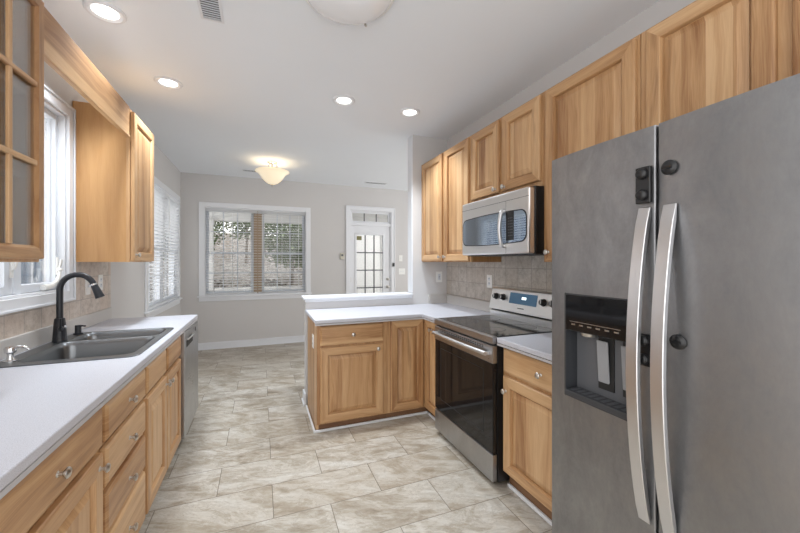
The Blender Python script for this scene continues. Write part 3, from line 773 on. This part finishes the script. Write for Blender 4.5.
# ---- microwave
t = thing('microwave', 'stainless over-the-range microwave with dark rounded window', 'microwave', (1.512, 2.447, 0), RIGHT)
W_ = .76; Z0, Z1 = 1.420, 1.832
b = BM(); box(b, 0, W_, .05, XR-1.512-.01, Z0, Z1+.008); mk('body', b, 'blackplastic', t, .003)
b = BM(); box(b, .0, W_, 0, .0495, Z0+.003, Z1); mk('front_panel', b, 'steelx', t, .010)
b = BM(); box(b, 0, W_, -.0006, 0, Z1-.058, Z1-.056); box(b, .545, .5465, -.0006, 0, Z0+.004, Z1-.058); mk('seam', b, 'slot', t)
def barrel(x0, x1, z0, z1, r, sag, n=8):
    pts = rrect(x0, x1, z0, z1, r, n); out = []; xc = (x0+x1)/2; hw = (x1-x0)/2; zc = (z0+z1)/2
    for x, z in pts:
        f = 1-((x-xc)/hw)**2; out.append((x, z+(sag*f if z > zc else -sag*f)))
    # densify the long top and bottom edges
    res = []
    for i, p in enumerate(out):
        q = out[(i+1) % len(out)]; res.append(p)
        if abs(p[0]-q[0]) > .15:
            x_, z_ = pts[i]; 
            for k_ in range(1, 14):
                x = p[0]+(q[0]-p[0])*k_/14; f = 1-((x-xc)/hw)**2; res.append((x, z_+(sag*f if z_ > zc else -sag*f)))
    return res
def front_plate(poly, y0, y1):
    b = BM(); A = [b.verts.new((x, y0, z)) for x, z in poly]; B_ = [b.verts.new((x, y1, z)) for x, z in poly]
    b.faces.new(A); b.faces.new(B_[::-1])
    for i in range(len(poly)): b.faces.new((A[i], A[(i+1) % len(poly)], B_[(i+1) % len(poly)], B_[i]))
    return b
mk('window', front_plate(barrel(.022, .738, 1.505, 1.692, .045, .012), -.0035, -.0005), 'mwglass', t)
mk('window_bezel', front_plate(barrel(.016, .744, 1.499, 1.698, .048, .012), -.002, -.0004), 'blackplastic', t)
b = BM(); box(b, .553, .628, -.0045, -.0036, 1.512, 1.700); ds = mk('keypad', b, 'blackplastic', t)
b = BM()
for r_ in range(7):
    for c_ in range(3): box(b, .573+c_*.017, .582+c_*.017, -.0051, -.0046, 1.54+r_*.019, 1.546+r_*.019)
mk('buttons', b, 'greyplastic', ds)
b = BM(); pts = [(.533, -.002, 1.71), (.533, -.024, 1.705)]
for i in range(9): pts.append((.533, -.032-.012*math.sin(PI*i/8), 1.69-(1.69-1.495)*i/8))
pts += [(.533, -.024, 1.48), (.533, -.002, 1.475)]
tube(b, pts, .0125, 12); mk('handle', b, 'handle_steel', t, smooth=60)
b = BM(); box(b, .01, W_-.01, .06, .36, Z0-.004, Z0); mk('bottom_grille', b, 'darkgrey', t)

# ---- refrigerator
t = thing('refrigerator', 'tall side by side stainless refrigerator with smudged doors and water dispenser', 'refrigerator', (1.09, 1.088, 0), RIGHT)
FW = .91; FZ0, FZ1 = .06, 1.778; SP = .405
b = BM(); box(b, .004, FW-.004, .075, XR-1.09-.03, .02, 1.765); mk('body', b, 'darkgrey', t, .004)
b = BM(); box(b, .01, FW-.01, .05, .075, .0, .055); mk('base_grille', b, 'blackplastic', t)
def fdoor(x0, x1, hole=None, name='door'):
    x0, x1 = round(x0, 6), round(x1, 6)
    b = BM(); n = 12; xs = {x0+(x1-x0)*i/n for i in range(n+1)}
    if hole: xs = {x for x in xs if all(abs(x-h) > .012 for h in hole[:2])} | {hole[0], hole[1]}
    xs = sorted(xs); zs = [FZ0, FZ1] if not hole else [FZ0, hole[2], hole[3], FZ1]
    def fy_(x):
        u = (x-x0)/(x1-x0); e = min(u, 1-u)*(x1-x0); rr = .005
        edge = 0 if e > rr else rr-math.sqrt(max(rr*rr-(rr-e)**2, 0)); return -.008*math.sin(PI*u)+edge*.8
    xs2 = sorted({round(q, 6) for q in set(xs) | {x0+.0012, x0+.003, x0+.005, x1-.0012, x1-.003, x1-.005}})
    g = {(x, z): b.verts.new((x, fy_(x), z)) for x in xs2 for z in zs}
    for a, c in zip(xs2, xs2[1:]):
        for za, zb in zip(zs, zs[1:]):
            if hole and a >= hole[0]-1e-6 and c <= hole[1]+1e-6 and za == hole[2]: continue
            b.faces.new((g[a, za], g[c, za], g[c, zb], g[a, zb]))
    back = .068
    for z in (zs[0], zs[-1]):
        b.faces.new([g[x, z] for x in xs2] + [b.verts.new((x1, back, z)), b.verts.new((x0, back, z))])
    for x in (x0, x1):
        for za, zb in zip(zs, zs[1:]):
            b.faces.new((g[x, za], g[x, zb], b.verts.new((x, back, zb)), b.verts.new((x, back, za))))
    b.faces.new([b.verts.new(p) for p in ((x0, back, FZ0), (x1, back, FZ0), (x1, back, FZ1), (x0, back, FZ1))])
    if hole:   # recess walls
        h0, h1, hz0, hz1 = hole; dp = .062
        P = lambda x, z: (x, fy_(x), z)
        for q in (((h0, hz0), (h0, hz1)), ((h1, hz0), (h1, hz1)), ((h0, hz0), (h1, hz0)), ((h0, hz1), (h1, hz1))):
            b.faces.new([b.verts.new(P(*q[0])), b.verts.new(P(*q[1])), b.verts.new((q[1][0], dp, q[1][1])), b.verts.new((q[0][0], dp, q[0][1]))])
    return mk(name, b, 'fridge', t, smooth=35)
HX0, HX1, HZ0, HZ1 = .072, .335, .862, 1.252
fz = fdoor(0, SP-.0035, (HX0, HX1, HZ0, HZ1), 'freezer_door'); fr = fdoor(SP+.0035, FW, None, 'fridge_door')
# dispenser
b = BM(); frame_ring(b, (HX0, HX1, HZ0, HZ1), (HX0+.006, HX1-.006, HZ0+.006, HZ1-.006), -.008, .058)
dp = mk('dispenser', b, 'darkgrey', fz, .002)
b = BM(); box(b, HX0+.006, HX1-.006, .052, .058, HZ0+.006, 1.118); mk('recess_back', b, 'greyplastic', dp)
b = BM(); slab_yz(b, [(-.010, 1.113), (-.010, HZ1-.006), (.057, HZ1-.006), (.057, 1.135), (.02, 1.113)], HX0+.006, HX1-.006); mk('control_panel', b, 'blackglass', dp, .003)
b = BM(); box(b, .10, .30, -.0112, -.0104, 1.148, 1.150)
for i in range(6): box(b, .108+i*.034, .124+i*.034, -.0112, -.0104, 1.136, 1.141)
mk('control_marks', b, 'nickel', dp)
b = BM(); lathe(b, [(.03, 0), (.026, .012), (.010, .018)], (.155, .025, 1.112), (0, 0, -1), 20); mk('nozzle', b, 'nickel', dp, smooth=50)
for x0_, x1_ in ((.178, .222), (.270, .312)):
    b = BM(); box(b, x0_-.004, x1_+.012, .0475, .0518, .915, 1.10); mk('paddle_slot', b, 'slot', dp)
    b = BM(); slab_yz(b, [(.030, 1.09), (.036, 1.09), (.046, .945), (.040, .940)], x0_, x1_); mk('paddle', b, plain('paddle_grey', lin(150,152,156), .35), dp, .004)
b = BM(); box(b, HX0+.006, HX1-.006, -.012, .052, HZ0+.006, HZ0+.026); mk('drip_tray', b, 'darkgrey', dp, .003)
b = BM()
for i in range(9): box(b, HX0+.02+i*.025, HX0+.035+i*.025, 0, .045, HZ0+.0262, HZ0+.0268)
mk('drip_grille', b, 'greyplastic', dp)
# bowed strap handles
def fhandle(xc, parent):
    b = BM(); hw = .0175; n = 20; zt_, zb_ = 1.535, .585
    R = []
    for i in range(n+1):
        u = i/n; z = zt_+(zb_-zt_)*u; s_ = math.sin(PI*u)**.75
        y = -.012-.058*s_; th = .016
        yi = min(y+th, -.0072)
        R.append([(xc-hw, y, z), (xc+hw, y, z), (xc+hw, yi, z), (xc-hw, yi, z)])
    loft(b, R, 0, True, True); return mk('handle', b, 'handle_steel', parent, .002, smooth=40)
fhandle(1.088-.712, fz); fhandle(1.088-.641, fr)
for hx, hp in ((.376, fz), (.447, fr)):
    pass
# child-lock latches
def latch_plate(xc, zc, hh, parent):
    b = BM(); box(b, xc-.022, xc+.022, -.020, -.0065, zc-hh, zc+hh)
    lathe(b, [(.017, 0), (.016, .012), (.010, .016), (0, .017)], (xc, -.019, zc+hh*.6), (0, -1, 0), 20)
    lathe(b, [(.017, 0), (.016, .012), (.010, .016), (0, .017)], (xc, -.019, zc-hh*.55), (0, -1, 0), 20)
    return mk('latch_plate', b, 'blackplastic', parent, .003, smooth=40)
def latch_knob(xc, zc, parent):
    b = BM(); lathe(b, [(.021, 0), (.021, .004), (.018, .007), (.013, .010), (0, .011)], (xc, -.0065, zc), (0, -1, 0), 24)
    box(b, xc-.013, xc+.013, -.0205, -.0165, zc-.004, zc+.004); return mk('latch_button', b, 'blackplastic', parent, smooth=40)
latch_plate(1.088-.712, 1.602, .055, fz); latch_knob(1.088-.645, 1.640, fr)
latch_plate(1.088-.708, 1.105, .048, fz); latch_knob(1.088-.622, 1.147, fr)


# ------------------------------------------------------------------ ceiling fittings
def can_light(x, y, label, on=True):
    t = thing('recessed_light', label, 'ceiling light', (x, y, H), 0, 'recessed ceiling lights')
    b = BM(); lathe(b, [(.094, -.0005), (.094, -.006), (.088, -.013), (.076, -.014), (.072, -.011), (.060, -.005), (.060, -.0005)], (0, 0, 0), (0, 0, 1), 36, cap=False); mk('trim_ring', b, 'white', t, smooth=40)
    b = BM(); lathe(b, [(.0595, -.0008), (.0595, -.0065), (.035, -.0085), (0, -.0095)], (0, 0, 0), (0, 0, 1), 32); mk('lens', b, 'bulb', t, smooth=60)
    l = bpy.data.lights.new('can_lamp', 'SPOT'); l.energy = CAN_W*4; l.color = CAN_COL; l.spot_size = math.radians(108); l.spot_blend = .7; l.shadow_soft_size = .06
    lo = bpy.data.objects.new('can_lamp', l); C.objects.link(lo); lo.parent = t; lo.location = (0, 0, -.035)
can_light(-.79, 2.37, 'lit recessed ceiling light nearest the left wall cabinets and valance')
can_light(-.655, 3.13, 'lit recessed ceiling light above the far end of the left counter')
can_light(.652, 2.926, 'lit recessed ceiling light above the peninsula cabinet')
can_light(1.262, 2.937, 'lit recessed ceiling light closest to the grey column')

t = thing('dome_light', 'large unlit frosted dome light flush on the ceiling at the top of the view', 'ceiling light', (.405, 1.725, H))
b = BM(); lathe(b, [(.235, -.0005), (.236, -.018), (.228, -.026), (.20, -.026), (.20, -.0005)], (0, 0, 0), (0, 0, 1), 48, cap=False); mk('rim', b, 'whitep', t, smooth=40)
b = BM(); lathe(b, [(.222, -.022), (.212, -.038), (.190, -.056), (.15, -.074), (.09, -.086), (.03, -.090), (0, -.0905)], (0, 0, 0), (0, 0, 1), 48); mk('glass_shade', b, 'frost', t, smooth=60)
for a in (.9, 3.0, 5.1):
    b = BM(); lathe(b, [(.007, 0), (.007, .012), (0, .014)], (.224*math.cos(a), .224*math.sin(a), -.035), (math.cos(a), math.sin(a), 0), 10); mk('clip', b, 'nickel', t)

t = thing('pendant_light', 'lit semi-flush pendant with cream glass bowl hanging in the dining area', 'ceiling light', (.145, 5.10, H))
b = BM(); lathe(b, [(.065, -.0005), (.065, -.01), (.05, -.022), (.012, -.03)], (0, 0, 0), (0, 0, 1), 28); mk('canopy', b, 'nickel', t, smooth=50)
for k_ in range(3):
    a = 2*PI*k_/3+.3; ca, sa = math.cos(a), math.sin(a)
    b = BM(); tube(b, [(.02*ca, .02*sa, -.025), (.055*ca, .055*sa, -.03), (.065*ca, .065*sa, -.05), (.04*ca, .04*sa, -.075), (.045*ca, .045*sa, -.10), (.085*ca, .085*sa, -.13), (.15*ca, .15*sa, -.133)], .006, 8); mk('arm', b, 'nickel', t, smooth=60)
b = BM(); cyl(b, (0, 0, -.33), (0, 0, -.02), .006, 10); mk('stem', b, 'nickel', t, smooth=50)
prof = [(.222, -.136), (.195, -.149), (.168, -.172), (.145, -.210), (.112, -.252), (.068, -.290), (.03, -.306), (.012, -.310)]
b = BM(); lathe(b, prof + [(r-.004 if r > .02 else r, h+.005) for r, h in reversed(prof)], (0, 0, 0), (0, 0, 1), 48, cap=False); mk('glass_bowl', b, 'bowlglass', t, smooth=60)
b = BM(); lathe(b, [(.018, -.312), (.020, -.320), (.012, -.330), (.008, -.345), (0, -.35)], (0, 0, 0), (0, 0, 1), 18); mk('finial', b, 'nickel', t, smooth=50)
l = bpy.data.lights.new('pendant_bulb', 'POINT'); l.energy = PEND_W; l.color = PEND_COL; l.shadow_soft_size = .05
lo = bpy.data.objects.new('pendant_bulb', l); C.objects.link(lo); lo.parent = t; lo.location = (0, .05, -.215)

def vent(x0, x1, y0, y1, label, n, along_x=True):
    t = thing('ceiling_vent', label, 'vent', (x0, y0, H)); w_, l_ = x1-x0, y1-y0
    b = BM()
    box(b, 0, w_, 0, .014, -.007, -.0005); box(b, 0, w_, l_-.014, l_, -.007, -.0005); box(b, 0, .014, .014, l_-.014, -.007, -.0005); box(b, w_-.014, w_, .014, l_-.014, -.007, -.0005)
    mk('frame', b, 'white', t, .001)
    b = BM(); box(b, .014, w_-.014, .014, l_-.014, -.0015, -.0005); mk('duct', b, 'greyplastic', t)
    b = BM()
    for i in range(n):
        if l_ > w_: y = .016+(l_-.034)*(i+.5)/n; box(b, .014, w_-.014, y-.0025, y+.0035, -.0065, -.003)
        else: x = .016+(w_-.034)*(i+.5)/n; box(b, x-.0025, x+.0035, .014, l_-.014, -.0065, -.003)
    mk('louvre', b, 'vinyl', t)
vent(-.312, -.195, 1.90, 2.235, 'grey louvred vent in the kitchen ceiling near the top edge', 16)
vent(-.255, .06, 5.66, 5.76, 'slim ceiling vent just behind the pendant light', 14)
vent(1.66, 2.04, 5.74, 5.85, 'slim ceiling vent between pendant and column, above the glazed door', 16)

# ------------------------------------------------------------------ plates on walls
def plate(name, label, cat, loc, rz, w_, h_, kind, group=None):
    t = thing(name, label, cat, loc, rz, group)
    b = BM(); box(b, -w_/2, w_/2, -.006, -.0005, -h_/2, h_/2); mk('cover_plate', b, 'whitep', t, .002)
    if kind == 'outlet':
        for s_ in (-1, 1):
            b = BM(); zc_ = s_*.021; lathe(b, [(.0155, 0), (.015, .0015)], (0, -.006, zc_), (0, -1, 0), 18); r = mk('socket', b, 'vinyl', t)
            b = BM(); box(b, -.007, -.0045, -.0079, -.0075, zc_-.001, zc_+.008); box(b, .0045, .007, -.0079, -.0075, zc_-.001, zc_+.008); mk('slots', b, 'slot', r)
    elif kind == 'gfci':
        b = BM(); box(b, -.017, .017, -.0085, -.006, -.034, .034); r = mk('socket', b, 'vinyl', t, .001)
        b = BM()
        for s_ in (-1, 1):
            box(b, -.007, -.0045, -.0089, -.0085, s_*.021-.004, s_*.021+.004); box(b, .0045, .007, -.0089, -.0085, s_*.021-.004, s_*.021+.004)
        box(b, -.008, .008, -.0092, -.0085, -.004, .004); mk('slots', b, 'greyplastic', r)
    elif kind == 'switch':
        n = max(1, int(w_/.06))
        for i in range(n):
            x = (i-(n-1)/2)*.046; b = BM(); box(b, x-.005, x+.005, -.014, -.006, -.006, .012); mk('toggle', b, 'vinyl', t, .001)
plate('wall_outlet', 'white outlet on the grey column above the corner counter', 'outlet', (1.835, 3.45, 1.205), 0, .075, .118, 'gfci')
plate('wall_outlet', 'white outlet on the grey tile backsplash behind the range', 'outlet', (XR-.008, 2.655, 1.195), RIGHT, .075, .118, 'outlet')
plate('light_switch', 'nearer white wall plate on the left tile backsplash behind the faucet spout', 'switch', (XL+.008, 3.09, 1.20), LEFT, .075, .118, 'switch')
plate('wall_outlet', 'farther white wall plate on the left tile backsplash behind the faucet spout', 'outlet', (XL+.008, 3.30, 1.215), LEFT, .075, .118, 'outlet')
plate('light_switch', 'upper small white switch plate right of the glazed back door', 'switch', (2.475, YB, 1.44), 0, .07, .115, 'switch')
plate('light_switch', 'lower double white switch plate right of the glazed back door', 'switch', (2.50, YB, 1.19), 0, .13, .115, 'switch')
plate('wall_outlet', 'small white outlet plate on the left side panel of the peninsula', 'outlet', (.413, 3.03, .70), -PI/2, .07, .112, 'outlet')
t = thing('thermostat', 'small beige wall thermostat left of the glazed back door', 'thermostat', (1.345, YB, 1.475))
b = BM(); box(b, -.035, .035, -.028, -.0005, -.055, .055); mk('housing', b, plain('beige_plastic', lin(205,200,184), .5), t, .004)
b = BM(); box(b, -.018, .018, -.030, -.028, .0, .032); mk('screen', b, 'greyplastic', t)

# ------------------------------------------------------------------ outside
M['ground'] = (lambda t: (t.bsdf(Base_Color=t.ramp(t.noise(t.obj(), 9, 8, .75), [(.38, lin(62,58,52)), (.5, lin(116,110,104)), (.60, lin(178,174,170))]), Roughness=.9), t.m)[1])(NT('leaf_litter_ground'))
def leafmat(name, a, c):
    t = NT(name); n_ = t.noise(t.obj(), 7, 4, .7)
    t.bsdf(Base_Color=t.ramp(n_, [(.35, a), (.65, c)]), Roughness=.7, Transmission_Weight=0.0); return t.m
M['leafA'] = leafmat('pale_green_leaves', lin(70,88,52), lin(136,152,112))
M['leafB'] = leafmat('bleached_twigs', lin(88,80,72), lin(156,150,142))
M['bark'] = plain('grey_bark', lin(126,116,106), .9, 0, .1, 20)
M['porch'] = plain('porch_white_paint', lin(232,232,230), .6, 0, .02)
M['roofsh'] = plain('brown_roof_edge', lin(118,92,72), .8, 0, .08)
def ground():
    b = BM(); nx, ny = 30, 24; g = {}
    for i in range(nx+1):
        for j in range(ny+1):
            x = -14+i*28/nx; y = 6.36+j*22/ny; s_ = max(0, (y-10.5))
            z = -.45 + min(s_*.30, 3.4) + .08*math.sin(x*1.3+y)
            g[i, j] = b.verts.new((x, y, z))
    for i in range(nx):
        for j in range(ny): b.faces.new((g[i, j], g[i+1, j], g[i+1, j+1], g[i, j+1]))
    o = struct(mk('ground', b, 'ground', smooth=80))
ground()
b = BM(); box(b, -3.2, FARX, YB+.17, 8.6, -.30, -.14); struct(mk('trim_5', b, 'porch'))
b = BM(); box(b, -3.2, FARX, YB+.17, 8.8, 2.50, 2.62); box(b, -3.2, FARX, 8.55, 8.7, 2.28, 2.50); struct(mk('trim_6', b, 'porch'))
def post(x, label):
    b = BM(); box(b, x-.06, x+.06, 8.46, 8.58, -.139, 2.279); box(b, x-.08, x+.08, 8.44, 8.60, -.139, .05); box(b, x-.08, x+.08, 8.44, 8.60, 2.18, 2.279)
    tag(mk('porch_post', b, 'porch', bevel=.004), label, 'post')
post(-1.02, 'white porch post seen at the left side of the back window')
post(.98, 'white porch post seen at the right side of the back window')
post(2.9, 'white porch post outside the glazed back door')
def rail(x0, x1, label):
    t = thing('porch_railing', label, 'railing', (x0, 8.52, 0)); w_ = x1-x0
    for nm, a, c in (('top_rail', .74, .80), ('bottom_rail', -.06, .0)):
        b = BM(); box(b, 0, w_, -.035, .035, a, c); mk(nm, b, 'porch', t, .004)
    n = int(w_/.12)
    b = BM()
    for i in range(n):
        x = w_*(i+.5)/n; box(b, x-.017, x+.017, -.017, .017, 0.0005, .7395)
    mk('baluster', b, 'porch', t)['kind'] = 'stuff'
rail(-.935, .895, 'white porch railing seen through the lower back window')
rail(1.065, 2.815, 'white porch railing outside the glazed door')
def tree(x, y, z, h, r, mat, n, label, tr=.05, cat='tree', ls=.09):
    t = thing('tree' if cat == 'tree' else 'shrub', label, cat, (x, y, z))
    b = BM(); tube(b, [(0, 0, -.3), (.05, 0, h*.3), (-.04, .03, h*.65), (.03, 0, h*.92)], [tr, tr*.8, tr*.5, tr*.2], 8)
    for k_ in range(7):
        a = random.random()*6.28; zz = h*(.3+.07*k_)
        tube(b, [(0, 0, zz), (r*.4*math.cos(a), r*.4*math.sin(a), zz+h*.1), (r*.8*math.cos(a), r*.8*math.sin(a), zz+h*.16)], [tr*.4, tr*.25, tr*.1], 5)
    mk('trunk', b, 'bark', t, smooth=60)
    b = BM()
    for _ in range(n):
        a = random.random()*6.28; q = random.random()**.5; el = random.uniform(-1, 1)
        c = Vector((r*q*math.cos(a)*math.sqrt(1-el*el*.8), r*q*math.sin(a)*math.sqrt(1-el*el*.8), h*.62+h*.38*el*random.random()**.3))
        d1 = Vector((random.uniform(-1, 1), random.uniform(-1, 1), random.uniform(-1, 1))).normalized(); d2 = d1.cross(Vector((.3, .5, .8))).normalized(); s_ = ls*random.uniform(.5, 1.1)
        b.faces.new([b.verts.new(c+p) for p in (d1*s_, d2*s_*.45, -d1*s_, -d2*s_*.45)])
    me = bpy.data.meshes.new('foliage'); b.to_mesh(me); b.free(); me.materials.append(M[mat]); o = bpy.data.objects.new('foliage', me); C.objects.link(o); o.parent = t
gz = lambda y: -.45+min(max(0, y-10.5)*.30, 3.4)
for (x, y, h, r, mat, n, lab, cat) in [
    (-2.3, 13.0, 4.2, 1.3, 'leafA', 4200, 'pale green tree outside, leftmost behind the back window', 'tree'),
    (-.6, 16.4, 4.2, 1.15, 'leafA', 4200, 'pale green tree outside, seen just left of the window mullion', 'tree'),
    (1.0, 12.9, 3.6, 1.15, 'leafA', 4200, 'greener leafy tree outside, seen right of the window mullion', 'tree'),
    (4.4, 15.2, 4.6, 1.4, 'leafA', 3000, 'pale tree outside beyond the right porch post', 'tree'),
    (-1.6, 11.0, 1.3, .75, 'leafB', 1500, 'bare twiggy shrub outside, lower left of the back window', 'shrub'),
    (.1, 11.2, 1.1, .75, 'leafB', 1500, 'bare twiggy shrub outside, low in the middle of the back window', 'shrub'),
    (1.1, 9.6, 1.0, .7, 'leafB', 1500, 'bare twiggy shrub outside, lower right of the back window', 'shrub')]:
    tree(x, y, gz(y), h, r, mat, n, lab, .06 if cat == 'tree' else .03, cat, .10 if cat == 'tree' else .07)
# neighbour house with blue grey board siding, left of the kitchen window
t = thing('neighbor_house', 'blue-grey board sided house seen through the kitchen window', 'house', (-4.4, 6.9, -.5))
b = BM(); box(b, -2.0, 0, 0, 5.0, 0, 4.8); mk('wall', b, plain('blue_grey_siding', lin(74,104,140), .7, 0, .12, 3), t)
b = BM()
for i in range(25): box(b, .0005, .03, i*.2, i*.2+.07, 0.001, 4.799)
mk('batten', b, plain('pale_blue_batten', lin(112,140,172), .7, 0, .12, 3), t)
b = BM(); slab_yz(b, [(-.3, 4.8), (2.5, 6.0), (5.3, 4.8)], -2.3, .3); mk('roof', b, 'roofsh', t)

t = thing('pale_backdrop_shed', 'white boarded outbuilding added as a pale backdrop behind the glazed back door', 'shed', (1.95, 10.2, -.45))  # added white backdrop that makes the view through the door glass pale
b = BM(); box(b, 0, 3.2, 0, 1.8, 0, 2.9); mk('wall', b, 'porch', t)
b = BM()
for i in range(19): box(b, .001, 3.199, -.012, -.0005, i*.15+.02, i*.15+.15)
mk('board', b, 'porch', t)
b = BM(); v = [(-.2, 2.9), (1.6, 3.7), (3.4, 2.9)]
A = [b.verts.new((x, -.2, z)) for x, z in v]; B_ = [b.verts.new((x, 2.0, z)) for x, z in v]; b.faces.new(A); b.faces.new(B_[::-1])
for i in range(3): b.faces.new((A[i], A[(i+1) % 3], B_[(i+1) % 3], B_[i]))
mk('roof', b, 'roofsh', t)
# repeats share a group
for pre, grp in (('upper_cabinet', 'wooden wall cabinets'), ('base_cabinet', 'wooden base cabinets'), ('countertop', 'laminate countertops'),
                 ('wall_outlet', 'white wall outlets'), ('light_switch', 'white light switches'), ('tree', 'trees outside the back window'),
                 ('shrub', 'shrubs outside the back window'), ('porch_post', 'white porch posts'), ('porch_railing', 'white porch railings'),
                 ('ceiling_vent', 'ceiling vents'), ('window_blind', 'white window blinds'), ('soap_dispenser', 'soap pumps at the sink')):
    for o in C.objects:
        if o.parent is None and o.name.split('.')[0] == pre and 'label' in o: o['group'] = grp
